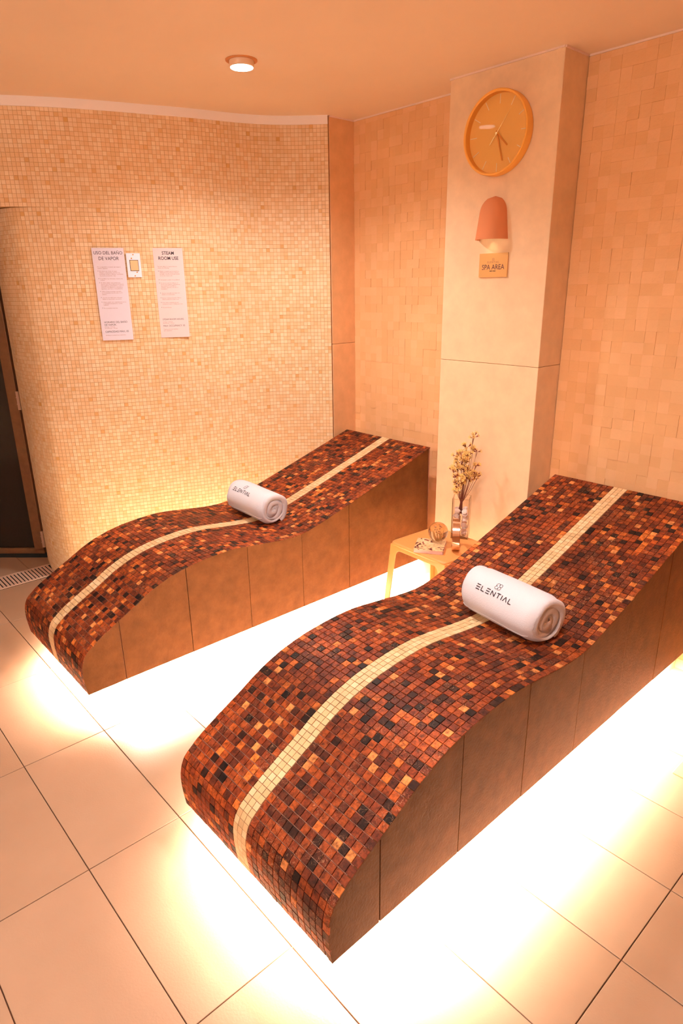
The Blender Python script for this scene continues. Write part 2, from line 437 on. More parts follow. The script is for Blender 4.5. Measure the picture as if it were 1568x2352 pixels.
def lounger(xr, nr, label):
    """root at the floor under the front right corner; local x from -WID to 0"""
    root = thing('tiled_lounger', label, 'lounger', (xr, 0, 0), 0, None)
    # core
    b = MB(); poly = [(p.y+.0, p.z) for p in profc] + [(YE, ZB)]
    b.prism(poly, lambda p, k: ((-WID+.006, -.006)[k], p[0]+.003, p[1]-.003))
    b.obj('body', LOUNGE_GROUT, root)
    # side slabs
    seams = [.60, .845, 1.150, 1.455, 1.762, 2.066, 2.370, YE]
    for side in (0, 1):
        xa, xb = ((-.014, 0) if side == 0 else (-WID, -WID+.014))
        for n, (ya, yb) in enumerate(zip(seams, seams[1:])):
            g = .0012 if n not in (1, 0) else .0018
            top = [(p.y, p.z-.0015) for p in profc if ya+g < p.y < yb-g and (p.z > .3 or n == 0)]
            if n > 0: top = [(ya+g, surf(ya+g)-.0015)] + top
            if yb < YE: top = top + [(yb-g, surf(yb-g)-.0015)]
            poly = top + [(yb-g, ZB)] + ([(ya+g, ZB)] if n > 0 else [])
            s = MB(); off = random.uniform(-.0008, .0008)
            s.prism(poly, lambda p, k: ((xa, xb)[k]+off, p[0], p[1])); s.obj('side_slab', SIDE, root)
    # mosaic
    P = .02375; rows = int(PL[-1]/P); P = PL[-1]/rows
    w0 = WID-.061; nl = 26-nr; q = w0/26
    cells = []
    for r in range(rows):
        p, a = frame_at((r+.5)*P)
        for c in range(26):
            x = -(c+.5)*q if c < nr else -(c+.5)*q-.061
            cells.append((x, p, a, r, c))
    cam_l = Vector((CAM.x-xr, CAM.y, CAM.z))
    def key(c): return (Vector((c[0], c[1].y, c[1].z))-cam_l).length + (.6 if c[3] < 6 else 0)
    cells.sort(key=key)
    def place(cells, var, nm, stuffname, mat, lim, q0):
        rest = MB()
        for n, (x, p, a, r, c) in enumerate(cells):
            t, me = random.choice(var)
            nx, nz = -math.sin(a), math.cos(a); dh = random.uniform(-.0006, .0004)
            yaw = random.gauss(0, .012)
            Mx = Matrix.Translation((x+random.gauss(0, .0002), p.y+nx*(dh-.0038), p.z+nz*(dh-.0038))) @ Matrix.Rotation(a, 4, 'X') @ Matrix.Rotation(yaw, 4, 'Z')
            if n < lim:
                o = link(nm, me, root); o.matrix_local = Mx
            else:
                n0 = len(rest.v); rest.v += [Mx @ v for v in t.v]; rest.cur = t.cur
                for f in t.f: rest.face([i+n0 for i in f])
        rest.obj(stuffname, mat, root, attr=True, kind='stuff')
    place(cells, MV, 'mosaic_tile', 'mosaic_tiles', MARBLE, 300, q)
    P2 = .0200; rows = int(PL[-1]/P2); P2 = PL[-1]/rows; cells = []
    xs = -(nr*q)
    for r in range(rows):
        p, a = frame_at((r+.5)*P2)
        for c in range(3): cells.append((xs-.0005-(c+.5)*.020, p, a, r, c))
    cells.sort(key=key); place(cells, SVs, 'stripe_tile', 'stripe_tiles', CREAM_STRIPE, 300, .02)
    # recessed plinth
    b = MB(); b.box(-WID+.065, .86, 0, -.065, YB-.009, ZB-.004); b.obj('plinth', PLINTH, root)
    # LED tape under the overhang
    b = MB()
    b.box(-.064, .86, .140, -.056, YE, .1525); b.obj('led_tape', LEDM, root)
    b = MB(); b.box(-WID+.056, .86, .140, -WID+.064, YE, .1525); b.obj('led_tape', LEDM, root)
    b = MB(); b.box(-WID+.065, .848, .140, -.065, .857, .1525); b.obj('led_tape', LEDM, root)
    LY = YE-.86
    for (lx, ly, rx, ry, ln, alongy) in ((-.05, .86+LY/2, 0, 1, LY, True), (-WID+.05, .86+LY/2, 0, -1, LY, True), (-WID/2, .845, -1, 0, WID-.13, False)):
        wpm = LED_W
        if alongy: o = area('led_glow', (lx, ly, .137), (0, -math.radians(17)*ry, 0), .012, ln, wpm*ln, LED_COL)
        else: o = area('led_glow', (lx, ly, .137), (math.radians(-17), 0, 0), ln, .012, wpm*ln, LED_COL)
        o.parent = root
    return root
lounger(-2.26, 13, 'brown mosaic lounger beside the curved wall, farther from the camera')
lounger(-.826, 14, 'large brown mosaic lounger in the foreground, below the right wall')

# ---------------------------------------------------------------- towels
GLYPH = {'E': [((0, 1), (1, 1)), ((0, .5), (1, .5)), ((0, 0), (1, 0))], 'L': [((0, 1), (0, 0)), ((0, 0), (.85, 0))], 'N': [((0, 0), (0, 1)), ((0, 1), (1, 0)), ((1, 0), (1, 1))],
         'T': [((0, 1), (1, 1)), ((.5, 1), (.5, 0))], 'I': [((.5, 1), (.5, 0))], 'A': [((0, 0), (.5, 1)), ((.5, 1), (1, 0))]}
def strokes_word(word, h, pitch, gw):
    out = []; x = 0
    for ch in word:
        off, wd = (-.5, 0) if ch == 'I' else (0, .85 if ch == 'L' else 1)
        for a, c in GLYPH[ch]: out.append([(x+(a[0]+off)*gw, a[1]*h), (x+(c[0]+off)*gw, c[1]*h)])
        x += gw*wd+(pitch-gw)
    return out, x-(pitch-gw)
def emblem(r):
    out = []
    for k in range(4):
        a0 = PI/4+k*PI/2; cx, cy = .55*r*math.cos(a0), .55*r*math.sin(a0)
        out.append([(cx+.48*r*math.cos(a0+t), cy+.48*r*math.sin(a0+t)) for t in [(-130+i*26)*PI/180 for i in range(11)]])
    out.append([(.22*r*math.sin(t*1.0), -.45*r+.9*r*t/PI) for t in [i*PI/6 for i in range(7)]])
    return out
def ribbon(b, pts, wd, fn):
    """strokes drawn on a surface fn(u, v) -> point"""
    for (x0, y0), (x1, y1) in zip(pts, pts[1:]):
        L = math.hypot(x1-x0, y1-y0) or 1e-9; nx, ny = -(y1-y0)/L*wd/2, (x1-x0)/L*wd/2
        n = max(1, int(L/.006))
        for i in range(n):
            a = i/n; c = (i+1)/n
            q = [(x0+(x1-x0)*a+nx, y0+(y1-y0)*a+ny), (x0+(x1-x0)*a-nx, y0+(y1-y0)*a-ny), (x0+(x1-x0)*c-nx, y0+(y1-y0)*c-ny), (x0+(x1-x0)*c+nx, y0+(y1-y0)*c+ny)]
            n0 = len(b.v); b.v += [fn(*p) for p in q]; b.face([n0, n0+1, n0+2, n0+3])
def towel(loc, rz, tilt, L, ra, rb, label, seed, word_s, word_t):
    """rolled towel: axis along local x; ra half depth, rb half height"""
    rnd = random.Random(seed)
    t = thing('rolled_towel', label, 'towel', loc, rz); t.rotation_euler = (tilt, 0, rz)
    NX, NA = 44, 72
    ph = [rnd.uniform(0, 6.28) for _ in range(8)]
    def outer(u, th):
        # u 0..1 along axis; th angle: 0 = toward +y, pi/2 = up
        e = 2*abs(u-.5); r = 1-.16*max(0, (e-.78)/.22)**2.2
        r *= 1+.012*math.sin(3*th+ph[0]+u*3)+.010*math.sin(5*th+ph[1])+.008*math.sin(2*th+7*u+ph[2])
        y = ra*math.cos(th)*r; z = rb*math.sin(th)*r
        z = max(z, -rb*.93)
        x = (u-.5)*L*(1+.02*math.sin(th*2+ph[3])*(e > .5))
        return Vector((x, y, z+rb*.93))
    b = MB()
    for i in range(NX+1):
        for k in range(NA): b.v.append(outer(i/NX, 2*PI*k/NA))
    for i in range(NX):
        for k in range(NA): k2 = (k+1) % NA; b.face([i*NA+k, (i+1)*NA+k, (i+1)*NA+k2, i*NA+k2])
    # rim turning inward at both ends
    for end, i0 in ((1, NX*NA), (-1, 0)):
        prev = [i0+k for k in range(NA)]
        for (f, dx) in ((.93, .006), (.86, .005), (.80, .000)):
            cur = []
            for k in range(NA):
                p = outer(1 if end > 0 else 0, 2*PI*k/NA); c = Vector((p.x, 0, rb*.93))
                q = c+(p-c)*f; q.x = (L/2+dx)*end + (p.x-(L/2)*end); cur.append(len(b.v)); b.v.append(q)
            for k in range(NA):
                k2 = (k+1) % NA
                b.face([prev[k], cur[k], cur[k2], prev[k2]] if end > 0 else [prev[k2], cur[k2], cur[k], prev[k]])
            prev = cur
        n0 = len(b.v); b.v.append(Vector(((L/2-.003)*end, 0, rb*.93)))
        for k in range(NA):
            k2 = (k+1) % NA; b.face([prev[k], n0, prev[k2]] if end < 0 else [prev[k], prev[k2], n0])
    b.obj('cloth', TERRY, t, smooth=True)
    # spiral layers at the ends: thick band following an oval spiral
    for end in (1, -1):
        s = MB(); turns = 2.3; n = 120; th0 = -PI*.35; w_ = .0150
        prof = [(-1, -.03), (-1, .0), (-.6, .0055), (0, .008), (.6, .0055), (1, .0), (1, -.03)]
        for i in range(n+1):
            f = i/n; th = th0+f*turns*2*PI; r = .88*(1-f)+.10
            wob = 1+.05*math.sin(2.3*th+ph[4])+.03*math.sin(4.1*th+ph[5])
            cy, cz = (ra-.006)*r*wob*math.cos(th), (rb-.006)*r*wob*math.sin(th)
            dy, dz = math.cos(th), math.sin(th)
            for a, dx in prof:
                s.v.append(Vector((end*(L/2-.001+dx+.006*math.sin(th*.9+ph[6])*(1-f)-.003*f), cy+dy*a*w_*(1.0 if f < .9 else 1-(f-.9)*6), max(cz+dz*a*w_, -rb*.9)+rb*.93)))
        m = len(prof)
        for i in range(n):
            for k in range(m-1):
                q = [i*m+k, (i+1)*m+k, (i+1)*m+k+1, i*m+k+1]; s.face(q if end > 0 else q[::-1])
        s.obj('rolled_end', TERRY, t, smooth=True)
    # seam of the outer layer along the lower front
    sm = MB(); sm.tube([outer(.03+.94*i/30, PI+.50+.03*math.sin(i*.3))+Vector((0, -.001, 0)) for i in range(31)], .0022, 6); sm.obj('hem', TERRY, t, smooth=True)
    # printed word and emblem
    def onto(x, y):  # x along the axis, y up around the roll
        th = word_t - y/((ra+rb)/2); p = outer(x/L+.5, th); n = Vector((0, math.cos(th)/ra, math.sin(th)/rb)).normalized()
        return p+n*.0012
    pr = MB(); h = .0180*L/.34; st, wd = strokes_word('ELENTIAL', h, .0245*L/.34, .0165*L/.34)
    for q in st: ribbon(pr, [(a-wd/2+word_s, c-h/2) for a, c in q], (.0033)*L/.34, onto)
    pr.obj('printed_word', INK, t)
    em = MB(); R_ = .0145*L/.34
    for q in emblem(R_): ribbon(em, [(a+word_s, c+h*1.05+R_*.9) for a, c in q], .0014*L/.34, onto)
    em.obj('printed_emblem', INK, t)
    return t
towel((-1.100, 1.745, surf(1.745)+.001), math.radians(-8), 0.0, .316, .089, .081, 'rolled white towel on the large foreground lounger', 3, -.012, PI-.66)
towel((-2.635, 1.765, surf(1.765)+.001), math.radians(-3), 0.0, .335, .084, .078, 'rolled white towel on the lounger beside the curved wall', 5, -.035, PI-.82)

# ---------------------------------------------------------------- flat lettering
def text(body, size, mat, name, parent, Mx, sx=1.0, align='LEFT', bold=0, res=2, spacing=1.0):
    cu = bpy.data.curves.new(name, 'FONT'); cu.body = body; cu.size = size; cu.align_x = align; cu.resolution_u = res; cu.offset = bold; cu.space_line = spacing
    tmp = bpy.data.objects.new('tmp', cu); C.objects.link(tmp)
    dg = bpy.context.evaluated_depsgraph_get(); me = bpy.data.meshes.new_from_object(tmp.evaluated_get(dg))
    bpy.data.objects.remove(tmp)
    me.name = name; me.materials.clear(); me.materials.append(mat)
    o = link(name, me, parent); o.matrix_local = Mx @ Matrix.Diagonal((sx, 1, 1, 1)); return o
def lines(rows, mat, parent, W, H, name='lettering'):
    """rows: (x, y from top, size, text, align, bold) in a board of W x H standing in local xz, front = -y; joined by size"""
    import collections
    R = Matrix.Rotation(PI/2, 4, 'X')
    for (x, y, size, s, al, bd, mt) in rows:
        text(s, size, mt, name, parent, Matrix.Translation((x, -.0032, H/2-y)) @ R, .9, al, bd, res=1 if size < .009 else 3)
def board(name, label, cat, A, B, zt, zb, mat, rows, th=.004):
    A, B = Vector((*A, 0)), Vector((*B, 0)); W = (B-A).length; H = zt-zb; c = (A+B)/2; c.z = (zt+zb)/2
    d = (B-A).normalized(); rz = math.atan2(d.y, d.x); n = Vector((d.y, -d.x, 0))
    t = thing(name, label, cat, c+n*.004, rz)
    b = MB(); b.box(-W/2, -.003, -H/2, W/2, th-.003, H/2); b.obj('panel', mat, t)
    if rows: lines([(r[0]*W-W/2, r[1]*H, r[2], r[3], r[4], r[5], r[6]) for r in rows], None, t, W, H)
    return t
sp = [('Por su seguridad es necesario que tenga en\ncuenta lo siguiente:', .205, 0), ('No deben usar el baño de vapor:\nAncianos, embarazadas, personas con\nproblemas cardiacos, diabetes, o problemas\nde presión arterial alta o baja.', .25, 1),
      ('Se prohíbe el uso del sauna a menores de\n16 años.', .33, 1), ('No deben utilizar estas instalaciones\nquienes estén bajo la influencia del alcohol,\nanticoagulantes, antihistamínicos, vasocon-\nstrictores, vasodilatadores, estimulantes,\nhipnóticos, narcóticos o tranquilizantes.', .374, 1),
      ('Utilice el sauna un tiempo razonable.\nSe recomienda un uso de entre 6 a 10\nminutos.', .467, 1), ('Use sólo una toalla dentro del sauna.\nRetirar la ropa y joyas o accesorios.', .534, 1), ('Vístase cuando esté completamente seco y\nse detenga la transpiración o podría\nresfriarse.', .582, 1), ('No se permiten mascotas.', .648, 1)]
en = [('For your safety it is required that you\nobserve the following:', .205, 0), ('Elderly or pregnant persons and those\nsuffering from heart disease, diabetes,\nand high or low blood pressure should\nnot use the steam room.', .258, 1),
      ('Use by anyone under 16 is prohibited.', .352, 1), ('Do not use under the influence of\nalcohol, anticoagulants, antihistamines,\nvasoconstrictors, vasodilators,\nstimulants, hypnotics, narcotics or\ntranquilizers.', .388, 1),
      ('Observe reasonable time limit. 6-10\nminutes is recommended.', .50, 1), ('Remove clothing and jewelry. Wear a\ntowel loosely in the steam room.', .553, 1), ('Dress when completely dry and\nperspiration stops or chilling may occur.', .607, 1), ('No pets allowed.', .66, 1)]
def rows_for(paras, x0):
    out = []
    for s, y, bl in paras:
        out.append((x0+(.05 if bl else 0), y, .0073, s, 'LEFT', .0, INKR))
        if bl: out.append((x0, y+.001, .011, '•', 'LEFT', .0002, INK))
    return out
r1 = [(.5, .068, .0222, 'USO DEL BAÑO', 'CENTER', 0, INK), (.5, .128, .0235, 'DE VAPOR', 'CENTER', 0, INK)] + rows_for(sp, .11) + \
     [(.11, .808, .0135, 'HORARIO DEL BAÑO\nDE VAPOR:', 'LEFT', 0, INK), (.11, .855, .0072, '6:00 am – 10:00 am\nDom 8:00 am – 7:00 pm', 'LEFT', 0, INKR), (.11, .913, .0135, 'CAPACIDAD MÁX.: 05', 'LEFT', 0, INK), (.11, .948, .0072, 'Gracias por su atención y cooperación.', 'LEFT', 0, INKR)]
r2 = [(.5, .072, .0235, 'STEAM', 'CENTER', .0003, INK), (.5, .128, .0235, 'ROOM USE', 'CENTER', .0003, INK)] + rows_for(en, .11) + \
     [(.11, .80, .0125, 'STEAM ROOM HOURS:', 'LEFT', 0, INK), (.11, .825, .0072, '6:00 am – 10:00 am\nSun 8:00 am – 7:00 pm', 'LEFT', 0, INKR), (.11, .875, .0125, 'MAX. OCCUPANCY: 05', 'LEFT', 0, INK), (.11, .91, .0072, 'Thank you for your attention\nand cooperation.', 'LEFT', 0, INKR)]
board('rule_sign', 'lilac white Spanish steam room sign, left of the switch', 'sign', (-3.508, 1.440), (-3.449, 1.585), 1.843, 1.384, SIGNM, r1)
board('rule_sign', 'pinkish white English steam room sign, right of the switch', 'sign', (-3.409, 1.728), (-3.348, 1.869), 1.845, 1.387, M('pinkish_acrylic_sign', (.76, .60, .60), .35), r2)
# switch plate
sw = board('switch_plate', 'steel wall plate with ivory push button between the two steam room signs', 'switch', (-3.4455, 1.593), (-3.427, 1.661), 1.8185, 1.700, STEEL, None, .005)
b = MB(); b.box(-.019, -.0065, -.026, .021, -.003, .024); bevel(b.obj('button', BUTTON, sw), .001)
b = MB(); b.box(-.021, -.0042, -.028, .023, -.003, .026); b.obj('button_gap', BLACK, sw)
for x, z in ((0, .052), (-.010, .034), (.012, -.034), (0, -.052)):
    b = MB(); b.lathe([(.0032, 0), (.0032, .0015), (.002, .0022)], 12, Matrix.Translation((x, -.003, z)) @ Matrix.Rotation(PI/2, 4, 'X'), (False, True)); b.obj('screw', HANDM, sw)

# ---------------------------------------------------------------- clock, sconce and plaque on the pier (front face y = 2.614)
YC = 2.614
def clock():
    t = thing('wall_clock', 'round orange wall clock on the pier above the lamp', 'clock', (-1.879, YC, 2.246)); R = Matrix.Rotation(PI/2, 4, 'X'); ra = .163
    b = MB(); b.lathe([(ra-.012, 0), (ra, .004), (ra, .040), (ra-.002, .043), (ra-.008, .043), (ra-.011, .040), (ra-.012, .012)], 96, R); b.obj('case', CLOCKM, t, autosmooth=35)
    b = MB(); b.lathe([(ra-.0115, .012), (.0001, .0125)], 96, R); b.obj('dial', CLOCKF, t)
    def bar(name, ang, r0, r1, w0, w1, z, mat, th=.001):
        d = Vector((math.sin(ang), 0, math.cos(ang))); n = Vector((d.z, 0, -d.x))
        pts = [d*r0+n*w0/2, d*r0-n*w0/2, d*r1-n*w1/2, d*r1+n*w1/2]
        m = MB(); m.prism([(p.x, p.z) for p in pts], lambda p, k: (p[0], -z-(0, th)[k], p[1])); m.obj(name, mat, t)
    for k in range(12): bar('hour_mark', k*PI/6, .112, .147, .0028, .0028, .0125, TICKM, .0006)
    bar('hour_hand', math.radians(134), -.012, .072, .007, .006, .018, HANDM)
    bar('minute_hand', math.radians(163), -.012, .112, .006, .005, .022, HANDM)
    bar('second_hand', math.radians(38), -.05, .105, .002, .0012, .026, GOLDM)
    bar('counterweight', math.radians(218), .02, .052, .0035, .003, .0265, GOLDM)
    b = MB(); b.lathe([(.005, .012), (.005, .029), (.0001, .029)], 16, R); b.obj('hub', GOLDM, t)
    g = thin_glass('thin_clock_glass')
    b = MB(); b.lathe([(ra-.0105, .038), (.0001, .038)], 64, R); b.obj('glass', g, t)
clock()
def sconce():
    t = thing('wall_lamp', 'pink plaster half-cone wall lamp between clock and plaque', 'lamp', (-1.883, YC, 1.829)); H = .178
    prof = []
    for i in range(17):
        z = H*i/16; f = z/H
        r = .078-.022*f
        if f > .62: q = (f-.62)/.38; r *= math.sqrt(max(0, 1-q**2.4))*.999+.001
        prof.append((r, z))
    b = MB(); seg = 28
    for r, z in prof:
        for k in range(seg+1):
            a = PI+PI*k/seg; b.v.append(Vector((r*math.cos(a), 1.05*r*math.sin(a), z)))
    for i in range(16):
        for k in range(seg): m = i*(seg+1)+k; b.face([m, m+1, m+seg+2, m+seg+1])
    n0 = len(b.v)
    for k in range(seg+1):
        a = PI+PI*k/seg; b.v.append(Vector((.071*math.cos(a), 1.05*.071*math.sin(a), 0)))
    for k in range(seg+1):
        a = PI+PI*k/seg; b.v.append(Vector((.066*math.cos(a), 1.05*.066*math.sin(a), .06)))
    for k in range(seg): b.face([k, n0+k, n0+k+1, k+1]); b.face([n0+k, n0+seg+1+k, n0+seg+2+k, n0+k+1])
    b.obj('shade', SCONCE, t, autosmooth=50)
    b = MB(); poly = [(0, 0)] + [(.065*math.cos(PI+PI*k/16), 1.05*.065*math.sin(PI+PI*k/16)) for k in range(17)]
    b.prism(poly[1:], lambda p, k: (p[0], p[1], (.010, .016)[k])); b.obj('diffuser', M('sconce_diffuser', (1, 1, 1), .5, emit=((1, .93, .6), .6)), t)
    l = bpy.data.lights.new('sconce_bulb', 'SPOT'); l.energy = .12; l.color = (1, .85, .5); l.spot_size = math.radians(95); l.shadow_soft_size = .02
    o = bpy.data.objects.new('sconce_bulb', l); C.objects.link(o); o.parent = t; o.location = (0, -.034, .005); o.rotation_euler = (math.radians(14), 0, 0)
sconce()
pq = board('brass_plaque', 'small square brass plaque under the wall lamp', 'sign', (-1.947, YC), (-1.794, YC), 1.7725, 1.671, PLAQUE,
      [(.5, .41, .0115, 'E L E N T I A L', 'CENTER', 0, INKR), (.5, .68, .031, 'SPA AREA', 'CENTER', .0, M('purple_ink', (.06, .008, .03), .7)), (.5, .76, .0052, 'MENTE CUERPO', 'CENTER', .0003, INK)], .005)
em = MB()
for q in emblem(.006): ribbon(em, [(a, c+.024) for a, c in q], .0007, lambda x, y: Vector((x, -.0034, y)))
em.obj('emblem', INKR, pq)

# ---------------------------------------------------------------- downlights
for n, (x, y) in enumerate(DOWNLIGHTS):
    t = thing('ceiling_downlight', 'glowing round recessed downlight in the orange ceiling' if n == 0 else 'recessed ceiling downlight above the %s, outside the picture' % ('foreground lounger' if n == 1 else 'photographer'), 'lamp', (x, y, ZC))
    b = MB(); b.lathe([(.064, 0), (.064, -.003), (.060, -.005), (.050, -.004), (.047, -.001)], 48); b.obj('trim_ring', M('orange_lamp_ring', (.62, .24, .07), .45), t, smooth=True)
    b = MB(); b.lathe([(.050, -.002), (.050, -.022), (.046, -.026), (.044, -.026)], 48); b.obj('bezel', M('lamp_bezel', (.85, .6, .4), .4), t, smooth=True)
    b = MB(); b.lathe([(.0475, -.021), (.045, -.0275), (.0001, -.029)], 48); b.obj('lens', LENS, t, smooth=True)
    l = bpy.data.lights.new('bulb', 'SPOT'); l.energy = SPOT_W; l.color = SPOT_COL; l.spot_size = math.radians(150); l.spot_blend = 1; l.shadow_soft_size = .05
    o = bpy.data.objects.new('bulb', l); C.objects.link(o); o.parent = t; o.location = (0, 0, -.05)

# added fill lamp behind the camera, unseen, to brighten ceiling and walls
for x in (-.75,):
    t = thing('added_uplight', 'added fill lamp, a plaster bowl on the wall behind the camera, outside the picture', 'lamp', (x, YF, 1.95), PI)
    b = MB(); N = 20
    for i in range(9):
        a = PI/2*i/8
        for k in range(N+1): q = PI+PI*k/N; r = .11*math.sin(a)+.001; b.v.append(Vector((r*math.cos(q), r*math.sin(q), -.09*math.cos(a))))
    for i in range(8):
        for k in range(N): m = i*(N+1)+k; b.face([m, m+1, m+N+2, m+N+1])
    b.obj('bowl', SCONCE, t, smooth=True)
    l = bpy.data.lights.new('added_fill_bulb', 'POINT'); l.energy = UP_W; l.color = SPOT_COL; l.shadow_soft_size = .05
    o = bpy.data.objects.new('added_fill_bulb', l); C.objects.link(o); o.parent = t; o.location = (0, -.11, .06)

# ---------------------------------------------------------------- side table and what stands on it
TZ = .45
def rrect(w, d, r, n=6):
    out = []
    for cx, cy, a0 in ((w/2-r, d/2-r, 0), (-w/2+r, d/2-r, 90), (-w/2+r, -d/2+r, 180), (w/2-r, -d/2+r, 270)):
        for k in range(n+1): a = math.radians(a0+90*k/n); out.append((cx+r*math.cos(a), cy+r*math.sin(a)))
    return out
def table():
    W, D = .37, .335
    t = thing('side_table', 'apricot plastic side table between the two loungers', 'table', (-1.872, 2.312, 0), math.radians(-3))
    b = MB(); rings = [(W-.05, D-.05, .03, TZ-.018), (W-.006, D-.006, .034, TZ-.016), (W, D, .036, TZ-.010), (W-.004, D-.004, .034, TZ-.004), (W-.014, D-.014, .03, TZ-.0005), (W-.03, D-.03, .026, TZ)]
    L = 0
    for w_, d_, r, z in rings:
        pts = rrect(w_, d_, r); L = len(pts); b.v += [Vector((x, y, z)) for x, y in pts]
    for i in range(len(rings)-1):
        for k in range(L): k2 = (k+1) % L; b.face([i*L+k, i*L+k2, (i+1)*L+k2, (i+1)*L+k])
    b.face([k for k in reversed(range(L))]); b.face([(len(rings)-1)*L+k for k in range(L)]); b.obj('tabletop', TABLEM, t, autosmooth=60)
    # four sides, each an arch cut from a sheet with tapering legs
    for k in range(4):
        S, Dp = (W, D) if k % 2 == 0 else (D, W); h = S/2-.006; sp_ = .030
        z1 = TZ-.012
        outer = [(-h, z1), (-h-sp_, 0)]; inner = [(-h-sp_+.030, 0), (-h+.046, TZ-.075)]
        ar = [(-h+.060+.034*(-math.cos(a))+.010, TZ-.070+.034*math.sin(a)) for a in [i*PI/2/6 for i in range(7)]]
        left = outer + inner[:1] + ar
        poly = left + [(-x, z) for x, z in reversed(left)]
        Rz = Matrix.Rotation(k*PI/2, 4, 'Z')
        s = MB(); th = .007
        s.prism(poly, lambda p, q: Rz @ Vector((p[0], -(Dp/2-.006)-sp_*(1-p[1]/TZ)+(0, th)[q], p[1])))
        # triangulation-safe: keep as n-gon
        o = s.obj('leg_frame', TABLEM, t); bevel(o, .002, 2, 50)
table()
def at_px(u, v, z):
    d = rt*((u-784)/F_PX) - upv*((v-1176)/F_PX) + fwd; k = (z-CAM.z)/d.z; return CAM+d*k
# book
def book():
    A, B_, D_ = at_px(950, 1269, TZ+.001), at_px(1018, 1275, TZ+.001), at_px(1023.5, 1248, TZ+.001)
    c = (A+D_)/2; ex = (B_-A); W = ex.length; rz = math.atan2(ex.y, ex.x); Dp = (D_-B_).length*1.0
    t = thing('paperback_book', 'book with patterned cream and maroon cover under the glass sphere', 'book', (c.x, c.y, TZ+.001), rz)
    b = MB(); b.box(-W/2+.002, -Dp/2+.001, .0015, W/2-.002, Dp/2-.002, .0165); b.obj('pages', M('pinkish_paper_edge', (.80, .48, .42), .8, noise=(300, .1)), t)
    tm = NT('printed_cover')
    vo = tm.node('ShaderNodeTexNoise'); vo.inputs['Scale'].default_value = 26; vo.inputs['Detail'].default_value = 1.5; vo.inputs['Distortion'].default_value = 1.3
    tm.link(tm.pos(), vo.inputs['Vector'])
    tm.col(tm.ramp(vo.outputs['Fac'], [(0, (.12, .012, .02, 1)), (.36, (.12, .012, .02, 1)), (.37, (.80, .42, .22, 1)), (.5, (.85, .55, .25, 1)), (.51, (.72, .30, .13, 1)), (.56, (.88, .62, .35, 1)), (.66, (.88, .62, .35, 1)), (.67, (.35, .07, .04, 1))], 'LINEAR')); tm.rough(.35)
    b = MB(); b.box(-W/2, -Dp/2, .0165, W/2, Dp/2, .018); b.obj('cover', tm.m, t)
    b = MB(); b.box(-W/2, -Dp/2, 0, W/2, Dp/2, .0015); b.obj('back_cover', M('back_cover_board', (.8, .5, .4), .5), t)
    return .019
bt = book()
# glass sphere
def sphere():
    c = at_px(1006, 1221, TZ+bt+.048); r = .0475
    t = thing('glass_sphere', 'clear crystal ball with bubbles resting on the book', 'ornament', (c.x, c.y, TZ+bt))
    prof = [(max(.0001, r*math.sin(a)), r-r*math.cos(a)) for a in [i*PI/24 for i in range(25)]]
    b = MB(); b.lathe(prof, 48); b.obj('ball', M('clear_glass', (1, .93, .85), .0, trans=1, ior=1.45), t, smooth=True)
    bb = MB(); rr = random.Random(4)
    for k in range(26):
        a = rr.uniform(0, 2*PI); q = rr.uniform(.004, .026); z = rr.uniform(.018, .072); s = rr.uniform(.0012, .0032)
        bb.lathe([(max(1e-5, s*math.sin(x)), -s*math.cos(x)) for x in [i*PI/6 for i in range(7)]], 8, Matrix.Translation((q*math.cos(a), q*math.sin(a), z)))
    bb.obj('bubbles', M('bubble_silver', (.9, .6, .4), .1, .8), t, smooth=True, kind='stuff')
    wsp = MB()
    for k in range(9):
        a = k*2*PI/9; wsp.tube([(.004*math.cos(a), .004*math.sin(a), .012), (.012*math.cos(a+.3), .012*math.sin(a+.3), .03), (.020*math.cos(a+.5), .020*math.sin(a+.5), .052)], [.0012, .003, .0005], 6)
    wsp.obj('inner_petals', M('amber_swirl', (.85, .45, .15), .3), t, smooth=True)
sphere()
# polished ring
def ring():
    c = at_px(1044, 1268, TZ); R_ = .076; wd = .036
    ang = math.atan2(c.y, c.x)   # plane of the ring contains the line of sight from the room
    t = thing('metal_ring', 'polished copper and silver metal ring standing upright in front of the vase', 'ornament', (c.x-.02, c.y+.03, TZ), ang)
    b = MB(); N = 64; sec = [(-wd/2, -.003), (-wd/2, .001), (-wd/2+.002, .003), (wd/2-.002, .003), (wd/2, .001), (wd/2, -.003), (wd/2-.002, -.005), (-wd/2+.002, -.005)]
    for i in range(N):
        a = 2*PI*i/N
        for y, dr in sec: b.v.append(Vector(((R_-.003+dr)*math.cos(a), y, R_+(R_-.003+dr)*math.sin(a))))
    m = len(sec)
    for i in range(N):
        for k in range(m): i2, k2 = (i+1) % N, (k+1) % m; b.face([i*m+k, i*m+k2, i2*m+k2, i2*m+k])
    b.obj('band', M('polished_rose_metal', (.92, .68, .56), .14, 1), t, autosmooth=40)
ring()
